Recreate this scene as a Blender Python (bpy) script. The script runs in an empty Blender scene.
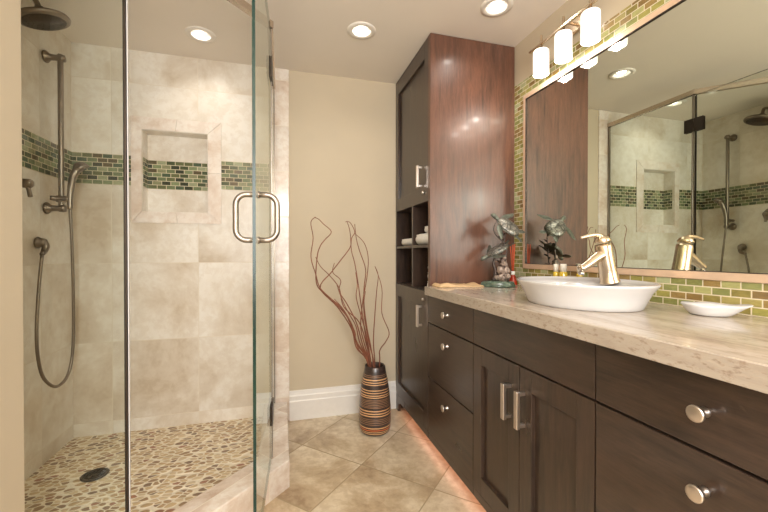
import bpy, bmesh, math, random
from mathutils import Vector, Matrix, noise as mnoise
random.seed(7)
PI = math.pi
SC = bpy.context.scene
COL = SC.collection

# ------------------------------------------------------------------ camera
CAM_H = 1.12
cd = bpy.data.cameras.new('camera'); cam = bpy.data.objects.new('camera', cd); COL.objects.link(cam)
cd.sensor_width = 36.0; cd.sensor_fit = 'HORIZONTAL'; cd.lens = 368.2/768*36.0
cd.clip_start = 0.02; cd.clip_end = 60
cam.location = (0, 0, CAM_H)
cam.rotation_euler = (PI/2-0.008, 0, -0.2717)
SC.camera = cam

# ------------------------------------------------------------------ world, exposure
w = bpy.data.worlds.new('daylight'); SC.world = w; w.use_nodes = True
w.node_tree.nodes['Background'].inputs[0].default_value = (0.75, 0.86, 1.0, 1)
w.node_tree.nodes['Background'].inputs[1].default_value = 1.0
SC.view_settings.view_transform = 'Standard'; SC.view_settings.look = 'None'
SC.view_settings.gamma = 1.0; SC.view_settings.use_curve_mapping = False
SC.view_settings.exposure = 0.15
SC.cycles.max_bounces = 10; SC.cycles.diffuse_bounces = 5; SC.cycles.glossy_bounces = 6
SC.cycles.transparent_max_bounces = 24; SC.cycles.transmission_bounces = 8
SC.cycles.sample_clamp_indirect = 4.0
SC.cycles.caustics_reflective = False; SC.cycles.caustics_refractive = False

# room constants (metres): x right, y away from the camera, z up
XL, XR, YB, YF, H = -1.168, 1.332, -1.35, 2.541, 2.338
XC = 0.794            # cabinet fronts
YC = 1.894            # near side of the tall cabinet
ZT = 0.937            # counter top
ZS = 0.045            # shower floor

def lamp(name, kind, loc, rot, energy, color, **kw):
    d = bpy.data.lights.new(name, kind); d.energy = energy; d.color = color
    for k, v in kw.items(): setattr(d, k, v)
    o = bpy.data.objects.new(name, d); COL.objects.link(o); o.location = loc; o.rotation_euler = rot
    return o
# added area light standing for daylight from an unseen window behind the camera
lamp('added_window_fill', 'AREA', (0.0, YB+0.03, 1.45), (PI/2, 0, 0), 54, (1.0, 1.0, 0.99), shape='RECTANGLE', size=1.25, size_y=1.2)
# added fill light without a fixture, behind the camera, for even brightness
lamp('added_fill_light', 'POINT', (0.05, -0.70, 1.85), (0, 0, 0), 50, (1.0, 0.98, 0.95), shadow_soft_size=0.14)

# ------------------------------------------------------------------ material helpers
def srgb(r, g, b):
    f = lambda c: (c/255/12.92) if c/255 <= 0.04045 else ((c/255+0.055)/1.055)**2.4
    return (f(r), f(g), f(b), 1)
class NT:
    def __init__(s, name):
        s.m = bpy.data.materials.new(name); s.m.use_nodes = True
        s.t = s.m.node_tree; s.n = s.t.nodes; s.p = s.n['Principled BSDF']; s.out = s.n['Material Output']
    def new(s, typ, **kw):
        n = s.n.new(typ)
        for k, v in kw.items(): setattr(n, k, v)
        return n
    def link(s, a, b): s.t.links.new(a, b)
    def put(s, inp, v):
        if isinstance(v, bpy.types.NodeSocket): s.link(v, inp)
        else: inp.default_value = v
    def math(s, op, a, b=0.0, c=0.0, clamp=False):
        n = s.new('ShaderNodeMath', operation=op, use_clamp=clamp)
        s.put(n.inputs[0], a); s.put(n.inputs[1], b)
        if op in ('MULTIPLY_ADD', 'SMOOTH_MIN', 'COMPARE'): s.put(n.inputs[2], c)
        return n.outputs[0]
    def coord(s, which='Object'): return s.new('ShaderNodeTexCoord').outputs[which]
    def mapping(s, v, scale=(1,1,1), rot=(0,0,0), loc=(0,0,0)):
        n = s.new('ShaderNodeMapping'); s.link(v, n.inputs[0])
        n.inputs['Scale'].default_value = scale; n.inputs['Rotation'].default_value = rot; n.inputs['Location'].default_value = loc
        return n.outputs[0]
    def sep(s, v):
        n = s.new('ShaderNodeSeparateXYZ'); s.link(v, n.inputs[0]); return n.outputs
    def comb(s, x=0.0, y=0.0, z=0.0):
        n = s.new('ShaderNodeCombineXYZ')
        for i, q in enumerate((x, y, z)): s.put(n.inputs[i], q)
        return n.outputs[0]
    def vadd(s, a, b, op='ADD'):
        n = s.new('ShaderNodeVectorMath', operation=op); s.put(n.inputs[0], a); s.put(n.inputs[1], b); return n.outputs[0]
    def noise(s, v, scale, detail=4, rough=0.55, dist=0.0):
        n = s.new('ShaderNodeTexNoise'); s.link(v, n.inputs['Vector'])
        n.inputs['Scale'].default_value = scale; n.inputs['Detail'].default_value = detail
        n.inputs['Roughness'].default_value = rough; n.inputs['Distortion'].default_value = dist
        return n.outputs[0]
    def ramp(s, f, stops, interp='LINEAR'):
        n = s.new('ShaderNodeValToRGB'); s.link(f, n.inputs[0]); r = n.color_ramp; r.interpolation = interp
        while len(r.elements) < len(stops): r.elements.new(0.5)
        for e, (p, c) in zip(r.elements, stops): e.position = p; e.color = c if len(c) == 4 else (*c, 1)
        return n.outputs[0]
    def mix(s, f, a, b, blend='MIX'):
        n = s.new('ShaderNodeMix', data_type='RGBA', blend_type=blend)
        s.put(n.inputs[0], f); s.put(n.inputs[6], a); s.put(n.inputs[7], b); return n.outputs[2]
    def bump(s, h, strength=0.3, dist=0.002):
        n = s.new('ShaderNodeBump'); s.link(h, n.inputs['Height'])
        n.inputs['Strength'].default_value = strength; n.inputs['Distance'].default_value = dist
        s.link(n.outputs[0], s.p.inputs['Normal']); return n
    def setp(s, col=None, rough=None, metal=None, spec=None, coat=None):
        if col is not None: s.put(s.p.inputs['Base Color'], col)
        if rough is not None: s.put(s.p.inputs['Roughness'], rough)
        if metal is not None: s.put(s.p.inputs['Metallic'], metal)
        if spec is not None: s.put(s.p.inputs['Specular IOR Level'], spec)
        if coat is not None: s.put(s.p.inputs['Coat Weight'], coat); s.p.inputs['Coat Roughness'].default_value = 0.12
        return s

def plain(name, col, rough=0.5, metal=0.0, var=0.06, nscale=30, bump=0.0, coat=None, spec=None):
    n = NT(name); v = n.coord()
    f = n.noise(v, nscale, 3)
    c2 = tuple(min(1, c*(1+var)) for c in col[:3])+(1,); c1 = tuple(c*(1-var) for c in col[:3])+(1,)
    n.setp(n.ramp(f, [(0.3, c1), (0.7, c2)]), rough, metal, spec, coat)
    if bump: n.bump(n.noise(v, nscale*4, 3), bump, 0.002)
    return n.m

def grid(n, axes, size, origin=(0, 0), offset=0.0, grout=0.004, rot=0.0):
    """tile grid: returns grout mask, per-tile random value, per-tile random colour, raw vector"""
    v = n.coord()
    vv = n.mapping(v, rot=(0, 0, rot)) if rot else v
    o = n.sep(vv); ix = {'X': 0, 'Y': 1, 'Z': 2}
    u = n.math('DIVIDE', n.math('SUBTRACT', o[ix[axes[0]]], origin[0]), size[0])
    w_ = n.math('DIVIDE', n.math('SUBTRACT', o[ix[axes[1]]], origin[1]), size[1])
    row = n.math('FLOOR', w_)
    if offset:
        u = n.math('ADD', u, n.math('MULTIPLY', n.math('FLOORED_MODULO', row, 2.0), offset))
    cu = n.math('FLOOR', u)
    fu = n.math('SUBTRACT', u, cu); fw = n.math('SUBTRACT', w_, row)
    du = n.math('MULTIPLY', n.math('MINIMUM', fu, n.math('SUBTRACT', 1.0, fu)), size[0])
    dw = n.math('MULTIPLY', n.math('MINIMUM', fw, n.math('SUBTRACT', 1.0, fw)), size[1])
    d = n.math('MINIMUM', du, dw)
    mask = n.math('SUBTRACT', 1.0, n.math('MULTIPLY', n.math('SUBTRACT', d, grout*0.35), 1/(grout*0.3), clamp=True))
    wn = n.new('ShaderNodeTexWhiteNoise', noise_dimensions='3D')
    n.link(n.comb(n.math('ADD', cu, 0.31), n.math('ADD', row, 0.17), 0.5), wn.inputs['Vector'])
    return mask, wn.outputs['Value'], wn.outputs['Color'], v

def stone_tile(name, axes, size, origin, offset=0.0, rot=0.0, cols=None, grout_c=srgb(222,211,193), grout=0.004, rough=0.3, nscale=2.2, tint=0.06):
    n = NT(name)
    mask, rv, rc, v = grid(n, axes, size, origin, offset, grout, rot)
    sh = n.vadd(v, n.vadd(rc, (7.0, 7.0, 7.0), 'MULTIPLY'))
    big = n.noise(sh, nscale, 7, 0.66, 0.25)
    fine = n.noise(sh, nscale*9, 5, 0.6, 0.3)
    a, b, c, d = cols
    col = n.ramp(big, [(0.34, d), (0.44, c), (0.51, b), (0.62, a)])
    col = n.mix(n.math('MULTIPLY', n.ramp(fine, [(0.42, (1,1,1)), (0.54, (0,0,0))]), 0.45), col, c)
    val = n.math('ADD', 1.0-tint, n.math('MULTIPLY', rv, 2*tint))
    hs = n.new('ShaderNodeHueSaturation'); n.link(val, hs.inputs['Value']); n.link(col, hs.inputs['Color'])
    col = n.mix(mask, hs.outputs[0], grout_c)
    n.setp(col, n.math('ADD', rough, n.math('MULTIPLY', mask, 0.4)))
    n.bump(n.math('ADD', n.math('MULTIPLY', mask, -1.0), n.math('MULTIPLY', fine, 0.12)), 0.35, 0.002)
    return n.m

def mosaic(name, axes, origin, palette, size=(0.0515, 0.0257), grout_c=srgb(214,200,170), rough=0.12):
    n = NT(name)
    mask, rv, rc, v = grid(n, axes, size, origin, 0.5, 0.0035)
    stops = [(i/len(palette), c) for i, c in enumerate(palette)]
    col = n.ramp(rv, stops, 'CONSTANT')
    sh = n.vadd(v, n.vadd(rc, (5.0, 5.0, 5.0), 'MULTIPLY'))
    st = n.noise(n.mapping(sh, scale=(1,1,3)), 40, 3, 0.6, 0.5)
    hs = n.new('ShaderNodeHueSaturation'); n.link(col, hs.inputs['Color'])
    n.link(n.math('ADD', 0.62, n.math('MULTIPLY', st, 0.78)), hs.inputs['Value'])
    n.setp(n.mix(mask, hs.outputs[0], grout_c), n.math('ADD', rough, n.math('MULTIPLY', mask, 0.6)))
    n.bump(n.math('MULTIPLY', mask, -1.0), 0.5, 0.0015)
    return n.m

def wood(name, dark, light, axis='Z', rough=0.3, coat=0.25, red=None):
    n = NT(name); v = n.coord()
    sc = {'X': (1.2, 12, 12), 'Y': (12, 1.2, 12), 'Z': (12, 12, 1.2)}[axis]
    g = n.noise(n.mapping(v, scale=sc), 4.5, 5, 0.6, 0.4)
    p = n.noise(n.mapping(v, scale=tuple(s*7 for s in sc)), 3.0, 4, 0.7)
    b = n.noise(n.mapping(v, scale=tuple(0.4 if q < 2 else 1.0 for q in sc)), 6.0, 3, 0.5, 0.3)
    col = n.ramp(g, [(0.30, dark), (0.70, light)])
    if red: col = n.mix(n.ramp(b, [(0.36, (0,0,0)), (0.72, (0.8,0.8,0.8))]), col, red)
    col = n.mix(n.math('MULTIPLY', n.ramp(p, [(0.32, (1,1,1)), (0.56, (0,0,0))]), 0.30), col, tuple(c*0.40 for c in dark[:3])+(1,))
    n.setp(col, n.math('ADD', rough-0.03, n.math('MULTIPLY', b, 0.08)), coat=coat); n.bump(p, 0.05, 0.0006)
    return n.m

M = {}
M['wall'] = plain('painted_plaster', srgb(197,183,159), 0.75, var=0.02, nscale=4, bump=0.05)
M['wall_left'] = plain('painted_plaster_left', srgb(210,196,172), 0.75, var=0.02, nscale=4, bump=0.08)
M['ceiling'] = plain('ceiling_paint', srgb(236,228,218), 0.8, var=0.015, nscale=3)
M['white_paint'] = plain('white_trim_paint', srgb(226,222,216), 0.4, var=0.02)
M['can_white'] = plain('white_enamel', srgb(235,230,222), 0.35, var=0.01)
CREAM = [srgb(236,230,220), srgb(229,221,208), srgb(216,204,187), srgb(198,181,158)]
M['shower_back'] = stone_tile('travertine_back', 'XZ', (0.468, 0.469), (-0.970, 0.122), cols=CREAM)
M['shower_left'] = stone_tile('travertine_left', 'YZ', (0.468, 0.469), (2.25, 0.122), cols=CREAM)
M['shower_upper'] = stone_tile('travertine_upper', 'XZ', (0.468, 0.437), (-0.970, 1.705), cols=CREAM)
M['shower_upper_left'] = stone_tile('travertine_upper_left', 'YZ', (0.468, 0.437), (2.25, 1.705), cols=CREAM)
PINK = [srgb(238,230,220), srgb(230,219,207), srgb(217,199,182), srgb(196,172,152)]
M['edge_tile'] = stone_tile('marble_edge', 'XZ', (0.5, 0.30), (-0.3, 0.16), cols=PINK, nscale=4, rough=0.2)
M['curb'] = stone_tile('marble_curb', 'XY', (0.5, 0.2), (0.18, 1.332), rot=-PI/4, cols=PINK, nscale=4, rough=0.2)
M['niche'] = stone_tile('travertine_niche', 'XZ', (3.0, 3.0), (-2.0, 0.0), cols=PINK, nscale=3)
M['niche_inside'] = stone_tile('travertine_niche_inside', 'XZ', (0.6, 0.6), (-0.9, 1.0), cols=CREAM, nscale=3)
FLOOR = [srgb(222,208,184), srgb(208,191,163), srgb(186,165,135), srgb(154,130,102)]
# diagonal floor tiles, in axes turned 45 degrees
M['floor'] = stone_tile('travertine_floor', 'XY', (0.41, 0.41), (1.63, 1.057-0.41*3), rot=-PI/4, cols=FLOOR, nscale=3.0, rough=0.28, grout=0.006, grout_c=srgb(168,150,120))
GREENS = [srgb(78,86,62), srgb(128,138,102), srgb(102,106,74), srgb(64,68,54), srgb(152,156,124), srgb(112,122,90), srgb(94,84,62), srgb(138,138,106), srgb(80,94,74)]
M['mosaic_back'] = mosaic('glass_mosaic_back', 'XZ', (-1.168, 1.525), GREENS)
M['mosaic_left'] = mosaic('glass_mosaic_left', 'YZ', (2.541, 1.525), GREENS)
OLIVES = [srgb(154,148,82), srgb(138,126,70), srgb(166,164,108), srgb(132,108,66), srgb(160,148,90), srgb(142,144,90), srgb(172,176,134), srgb(148,124,76), srgb(132,134,80)]
M['mosaic_right'] = mosaic('glass_mosaic_right', 'YZ', (1.894, 0.937), OLIVES, size=(0.052, 0.0245), grout_c=srgb(216,204,176))

def pebbles():
    n = NT('pebble_floor'); v = n.coord()
    wv = n.vadd(v, n.vadd(n.noise(v, 6, 2), (0.05, 0.05, 0), 'MULTIPLY'))
    mp = n.mapping(wv, scale=(24, 38, 1), rot=(0, 0, 0.35))
    a = n.new('ShaderNodeTexVoronoi', feature='DISTANCE_TO_EDGE', voronoi_dimensions='2D'); n.link(mp, a.inputs['Vector']); a.inputs['Scale'].default_value = 1.0; a.inputs['Randomness'].default_value = 0.85
    b = n.new('ShaderNodeTexVoronoi', feature='F1', voronoi_dimensions='2D'); n.link(mp, b.inputs['Vector']); b.inputs['Scale'].default_value = 1.0; b.inputs['Randomness'].default_value = 0.85
    rnd = n.sep(b.outputs['Color'])
    # an oval round each cell's centre, cut by the cell border
    rad = n.math('MULTIPLY', n.math('SUBTRACT', 0.53, b.outputs['Distance']), 1.0)
    hgt = n.math('MINIMUM', rad, n.math('MULTIPLY', n.math('SUBTRACT', a.outputs['Distance'], 0.075), 1.6))
    mask = n.math('MULTIPLY', hgt, 18.0, clamp=True)
    pc = n.ramp(rnd[0], [(0.0, srgb(200,174,134)), (0.2, srgb(172,140,100)), (0.36, srgb(212,190,154)), (0.50, srgb(152,120,84)), (0.62, srgb(188,158,116)), (0.76, srgb(132,104,78)), (0.86, srgb(206,182,146)), (0.94, srgb(158,108,78))], 'CONSTANT')
    f = n.noise(v, 60, 4); pc = n.mix(n.math('MULTIPLY', f, 0.12), pc, srgb(230,214,184))
    col = n.mix(mask, srgb(236,224,202), pc)
    n.setp(col, n.math('SUBTRACT', 0.75, n.math('MULTIPLY', mask, 0.35)))
    n.bump(n.math('MINIMUM', n.math('MULTIPLY', hgt, 4.0), 0.7), 0.6, 0.004)
    return n.m
M['pebble'] = pebbles()

def counter_mat(name, edge=False):
    n = NT(name); v = n.coord()
    vein = n.noise(n.mapping(v, scale=(9, 1.3, 9), rot=(0, 0, 0.12)), 2.2, 6, 0.6, 1.0)
    cl = n.noise(v, 9, 5, 0.6, 0.4)
    col = n.ramp(vein, [(0.30, srgb(150,134,120)), (0.45, srgb(182,169,154)), (0.6, srgb(196,185,172)), (0.78, srgb(166,152,138))])
    col = n.mix(n.math('MULTIPLY', cl, 0.35), col, srgb(210,199,186))
    pit = n.noise(n.mapping(v, scale=(1, 0.5, 1.2)), 90 if edge else 60, 3, 0.7)
    col = n.mix(n.math('MULTIPLY', n.ramp(pit, [(0.34, (1,1,1)), (0.46, (0,0,0))]), 0.85 if edge else 0.35), col, srgb(140,116,98))
    if edge: col = n.mix(0.5, col, srgb(136,126,114))
    n.setp(col, 0.45 if edge else 0.13)
    n.bump(pit, 0.5 if edge else 0.05, 0.002)
    return n.m
M['counter'] = counter_mat('limestone_counter'); M['counter_edge'] = counter_mat('limestone_edge', True)

M['wood'] = wood('espresso_maple', srgb(33,26,22), srgb(70,54,44), 'Z', 0.28, red=srgb(62,46,36))
M['wood_y'] = wood('espresso_maple_horizontal', srgb(33,26,22), srgb(70,54,44), 'Y', 0.28, red=srgb(62,46,36))
M['wood_side'] = wood('lamplit_side_panel', srgb(66,46,38), srgb(114,80,65), 'Z', 0.36, 0.12, red=srgb(116,75,56))  # same cabinet wood; lamp-lit redness and lightness put into its colour
M['wood_dark'] = wood('dark_cabinet_interior', srgb(44,34,29), srgb(66,50,42), 'Z', 0.45, 0.0)

def metal(name, col, rough, brushed=0.0):
    n = NT(name); v = n.coord()
    f = n.noise(n.mapping(v, scale=(1, 1, 14)), 60, 3)
    n.setp(col, n.math('ADD', rough-0.05, n.math('MULTIPLY', f, 0.1)), 1.0)
    return n.m
M['nickel'] = metal('brushed_nickel', srgb(158,148,138), 0.40)
M['nickel_dark'] = metal('satin_nickel_shower', srgb(134,122,110), 0.36)
M['champagne'] = metal('champagne_nickel', srgb(218,200,176), 0.22)
M['knob'] = metal('satin_knob', srgb(214,204,196), 0.3)
M['frame_bronze'] = metal('rail_nickel', srgb(206,192,178), 0.25)
M['frame_peach'] = plain('champagne_mirror_frame', srgb(226,196,168), 0.3, 0.35, var=0.04)
M['dark_metal'] = metal('dark_metal', srgb(74,66,60), 0.4)
M['chrome'] = metal('chrome', srgb(205,205,208), 0.12)
n = NT('mirror_silver'); n.setp(srgb(226,232,220), 0.0, 1.0)
nv = n.noise(n.coord(), 2.0, 2); n.link(n.math('MULTIPLY', nv, 0.004), n.p.inputs['Roughness']); M['mirror'] = n.m

def glass_mat(name, tint, refl=1.0):
    n = NT(name); n.n.remove(n.p)
    tr = n.new('ShaderNodeBsdfTransparent'); tr.inputs[0].default_value = tint
    gl = n.new('ShaderNodeBsdfGlossy'); gl.inputs['Roughness'].default_value = 0.0; gl.inputs[0].default_value = (0.95, 1, 0.97, 1)
    fr = n.new('ShaderNodeFresnel'); fr.inputs[0].default_value = 1.5
    geo = n.new('ShaderNodeNewGeometry')
    fac = n.math('MULTIPLY', fr.outputs[0], n.math('SUBTRACT', 1.0, geo.outputs['Backfacing']))
    mx = n.new('ShaderNodeMixShader'); n.link(fac, mx.inputs[0]); n.link(tr.outputs[0], mx.inputs[1]); n.link(gl.outputs[0], mx.inputs[2])
    n.link(mx.outputs[0], n.out.inputs[0]); return n.m
M['glass'] = glass_mat('shower_glass', (0.955, 0.975, 0.962, 1))
M['glass_edge'] = plain('green_glass_edge', srgb(8,46,38), 0.25, var=0.25, nscale=3)
M['glass_clear'] = glass_mat('clear_seal', (0.9, 0.92, 0.92, 1))
def emit(name, col, strength, base=(0.8,0.8,0.8,1)):
    n = NT(name); n.setp(base, 0.4); n.p.inputs['Emission Color'].default_value = col; n.p.inputs['Emission Strength'].default_value = strength
    return n.m
M['bulb'] = emit('lit_bulb', (1, 0.95, 0.88, 1), 2.0)
M['shade'] = emit('lit_opal_glass', (1, 0.95, 0.90, 1), 0.60, srgb(236,232,226))
M['shade_inner'] = emit('lit_opal_inside', (1, 0.95, 0.88, 1), 2.5, srgb(240,236,228))
M['led'] = emit('orange_led_strip', (1.0, 0.38, 0.22, 1), 0.9)
M['porcelain'] = plain('white_porcelain', srgb(206,205,205), 0.08, var=0.01, coat=0.3)
M['towel'] = plain('white_terry', srgb(232,230,226), 0.95, var=0.05, nscale=160, bump=0.7)
M['tan_cloth'] = plain('tan_linen', srgb(208,176,134), 0.7, var=0.12, nscale=25, bump=0.2)
M['bronze_green'] = plain('patina_bronze', srgb(104,108,98), 0.35, 0.5, var=0.35, nscale=60, bump=0.3)
M['silver_shell'] = plain('silvered_shell', srgb(128,128,116), 0.35, 0.45, var=0.35, nscale=70, bump=0.4)
def shell_mat():
    n = NT('scuted_shell'); v = n.coord()
    a = n.new('ShaderNodeTexVoronoi', feature='DISTANCE_TO_EDGE'); n.link(v, a.inputs['Vector']); a.inputs['Scale'].default_value = 42
    f = n.noise(v, 60, 3)
    base = n.ramp(f, [(0.35, srgb(96,98,92)), (0.65, srgb(168,162,152))])
    col = n.mix(n.math('MULTIPLY', a.outputs['Distance'], 9.0, clamp=True), srgb(52,50,46), base)
    n.setp(col, 0.35, 0.45); n.bump(a.outputs['Distance'], 0.5, 0.004); return n.m
M['silver_shell'] = shell_mat()
M['patina_base'] = plain('green_marble_base', srgb(84,102,88), 0.15, 0.0, var=0.5, nscale=55, coat=0.4)
M['coral'] = plain('pale_coral', srgb(160,142,130), 0.4, 0.2, var=0.55, nscale=70, bump=0.7)
M['dark_bronze'] = plain('dark_bronze', srgb(70,58,52), 0.35, 0.6, var=0.3, nscale=60, bump=0.4)
M['reed'] = plain('red_reed', srgb(208,92,52), 0.5, var=0.15)
M['red_glass'] = plain('red_oil_glass', srgb(170,48,24), 0.08, var=0.2, coat=0.5)
M['cap'] = plain('white_cap', srgb(238,234,224), 0.3, var=0.02)
M['yellow'] = plain('yellow_lotion', srgb(214,184,56), 0.15, var=0.1, coat=0.4)
M['twig'] = plain('red_brown_twig', srgb(128,76,54), 0.55, var=0.3, nscale=25)
M['drain'] = plain('dark_drain', srgb(66,60,54), 0.35, 0.7, var=0.2)
M['daylight_pane'] = glass_mat('window_glass', (0.97, 0.98, 0.98, 1))

# ------------------------------------------------------------------ mesh helpers
class MB:
    def __init__(s): s.bm = bmesh.new(); s.mats = []; s.cur = 0
    def mat(s, m):
        if m not in s.mats: s.mats.append(m)
        s.cur = s.mats.index(m); return s
    def _merge(s, b, smooth):
        me = bpy.data.meshes.new('tmp')
        for f in b.faces: f.smooth = smooth; f.material_index = s.cur
        b.to_mesh(me); b.free(); s.bm.from_mesh(me); bpy.data.meshes.remove(me)
    def box(s, x0, x1, y0, y1, z0, z1, bev=0.0, mx=None, seg=2):
        b = bmesh.new(); r = bmesh.ops.create_cube(b, size=1)
        for v in b.verts: v.co = Vector(((v.co.x+.5)*(x1-x0)+x0, (v.co.y+.5)*(y1-y0)+y0, (v.co.z+.5)*(z1-z0)+z0))
        if bev: bmesh.ops.bevel(b, geom=b.edges[:], offset=bev, segments=seg, profile=0.5, affect='EDGES', clamp_overlap=True)
        if mx: bmesh.ops.transform(b, matrix=mx, verts=b.verts)
        s._merge(b, False); return s
    def prism(s, poly, z0, z1, bev=0.0, axis='Z'):
        b = bmesh.new()
        def P(p, z): return {'Z': (p[0], p[1], z), 'X': (z, p[0], p[1]), 'Y': (p[0], z, p[1])}[axis]
        lo = [b.verts.new(P(p, z0)) for p in poly]; hi = [b.verts.new(P(p, z1)) for p in poly]
        b.faces.new(lo[::-1]); b.faces.new(hi); k = len(poly)
        for i in range(k): b.faces.new((lo[i], lo[(i+1) % k], hi[(i+1) % k], hi[i]))
        bmesh.ops.recalc_face_normals(b, faces=b.faces[:])
        if bev:
            es = [e for e in b.edges if (e.verts[0] in hi and e.verts[1] in hi)]
            bmesh.ops.bevel(b, geom=es, offset=bev, segments=3, profile=0.5, affect='EDGES')
        s._merge(b, False); return s
    def quad(s, pts):
        b = bmesh.new(); b.faces.new([b.verts.new(p) for p in pts]); s._merge(b, False); return s
    def lathe(s, prof, n=32, mx=None, sx=1.0, sy=1.0, smooth=True, cap=True):
        b = bmesh.new(); rings = []
        for r, z in prof:
            if r < 1e-6: rings.append([b.verts.new((0, 0, z))])
            else: rings.append([b.verts.new((r*sx*math.cos(2*PI*i/n), r*sy*math.sin(2*PI*i/n), z)) for i in range(n)])
        for a, c in zip(rings, rings[1:]):
            if len(a) == 1 and len(c) == 1: continue
            for i in range(n):
                j = (i+1) % n
                if len(a) == 1: b.faces.new((a[0], c[i], c[j]))
                elif len(c) == 1: b.faces.new((a[i], a[j], c[0]))
                else: b.faces.new((a[i], a[j], c[j], c[i]))
        if cap:
            if len(rings[0]) > 1: b.faces.new(rings[0][::-1])
            if len(rings[-1]) > 1: b.faces.new(rings[-1])
        bmesh.ops.recalc_face_normals(b, faces=b.faces[:])
        if mx: bmesh.ops.transform(b, matrix=mx, verts=b.verts)
        s._merge(b, smooth); return s
    def tube(s, pts, rad, n=12, spline=0, closed=False):
        pts = [Vector(p) for p in pts]
        if not isinstance(rad, (list, tuple)): rad = [rad]*len(pts)
        if spline:
            P, R = [], []; k = len(pts)
            for i in range(k-1):
                p0, p1, p2, p3 = pts[max(i-1, 0)], pts[i], pts[i+1], pts[min(i+2, k-1)]
                for q in range(spline):
                    t = q/spline
                    P.append(0.5*((2*p1)+(-p0+p2)*t+(2*p0-5*p1+4*p2-p3)*t*t+(-p0+3*p1-3*p2+p3)*t**3)); R.append(rad[i]*(1-t)+rad[i+1]*t)
            P.append(pts[-1]); R.append(rad[-1]); pts, rad = P, R
        b = bmesh.new(); rings = []; k = len(pts)
        t = (pts[1]-pts[0]).normalized(); up = Vector((0, 0, 1)) if abs(t.z) < 0.9 else Vector((1, 0, 0))
        nr = t.cross(up).normalized()
        for i, p in enumerate(pts):
            if closed: t = (pts[(i+1) % k]-pts[i-1]).normalized()
            else: t = (pts[min(i+1, k-1)]-pts[max(i-1, 0)]).normalized()
            nr = (nr-t*nr.dot(t)).normalized(); bn = t.cross(nr)
            rings.append([b.verts.new(p+rad[i]*(nr*math.cos(2*PI*j/n)+bn*math.sin(2*PI*j/n))) for j in range(n)])
        m = k if closed else k-1
        for i in range(m):
            a, c = rings[i], rings[(i+1) % k]
            for j in range(n): b.faces.new((a[j], a[(j+1) % n], c[(j+1) % n], c[j]))
        if not closed: b.faces.new(rings[0][::-1]); b.faces.new(rings[-1])
        bmesh.ops.recalc_face_normals(b, faces=b.faces[:])
        s._merge(b, True); return s
    def ball(s, c, r, sc=(1,1,1), n=16, mx=None):
        b = bmesh.new(); bmesh.ops.create_uvsphere(b, u_segments=n, v_segments=max(6, n//2+2), radius=r)
        for v in b.verts: v.co = Vector((v.co.x*sc[0], v.co.y*sc[1], v.co.z*sc[2]))
        if mx: bmesh.ops.transform(b, matrix=mx, verts=b.verts)
        for v in b.verts: v.co += Vector(c)
        s._merge(b, True); return s
    def build(s, name, parent=None, m=None):
        me = bpy.data.meshes.new(name)
        if parent is not None:
            off = Vector((0, 0, 0)); q = parent
            while q is not None: off += q.location; q = q.parent
            bmesh.ops.translate(s.bm, verts=s.bm.verts, vec=-off)
        s.bm.to_mesh(me); s.bm.free()
        for mm in ([m] if m else s.mats): me.materials.append(mm)
        o = bpy.data.objects.new(name, me); COL.objects.link(o)
        if parent is not None: o.parent = parent
        return o

def thing(name, label, cat, loc, group=None):
    o = bpy.data.objects.new(name, None); COL.objects.link(o); o.location = loc; o.empty_display_size = 0.05
    o['label'] = label; o['category'] = cat
    if group: o['group'] = group
    return o
def tag(o, label, cat, group=None):
    o['label'] = label; o['category'] = cat
    if group: o['group'] = group
    return o
def struct(o): o['kind'] = 'structure'; return o
def bx(name, m, x0, x1, y0, y1, z0, z1, bev=0.0, parent=None):
    return MB().mat(m).box(x0, x1, y0, y1, z0, z1, bev).build(name, parent)
def dup(root, delta, label=None):
    r = root.copy(); COL.objects.link(r); r.location = root.location+Vector(delta)
    if label: r['label'] = label
    for ch in root.children:
        c = ch.copy(); COL.objects.link(c); c.parent = r
        for g in ch.children:
            d = g.copy(); COL.objects.link(d); d.parent = c
    return r
def along(p0, p1):   # matrix taking +Z at the origin to p0 pointing at p1
    p0, p1 = Vector(p0), Vector(p1)
    return Matrix.Translation(p0) @ (p1-p0).to_track_quat('Z', 'Y').to_matrix().to_4x4()

# ------------------------------------------------------------------ room shell
struct(bx('floor', M['floor'], -1.3, XR+0.1, YB-0.1, YF+0.1, -0.08, 0.0))
LIGHTS = [(-0.43, 2.262), (0.425, 1.985), (1.026, 1.612)]
def ceiling():
    mb = MB().mat(M['ceiling']); s = 0.046
    xs = sorted([-1.3, XR+0.1]+[c[0]+d for c in LIGHTS for d in (-s, s)]); ys = sorted([YB-0.1, YF+0.12]+[c[1]+d for c in LIGHTS for d in (-s, s)])
    for i in range(len(xs)-1):
        for j in range(len(ys)-1):
            cx, cy = (xs[i]+xs[i+1])/2, (ys[j]+ys[j+1])/2
            if any(abs(cx-a) < s and abs(cy-b) < s for a, b in LIGHTS): continue
            mb.box(xs[i], xs[i+1], ys[j], ys[j+1], H, H+0.02)
    bmesh.ops.remove_doubles(mb.bm, verts=mb.bm.verts, dist=1e-5)
    return mb.build('ceiling')
struct(ceiling())
XT = 0.0495    # where the shower tile ends on the back wall
struct(bx('wall_back', M['wall'], XT, XR+0.1, YF, YF+0.1, 0, H))
struct(bx('wall_right', M['wall'], XR, XR+0.1, YB-0.1, YF, 0, H))
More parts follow.
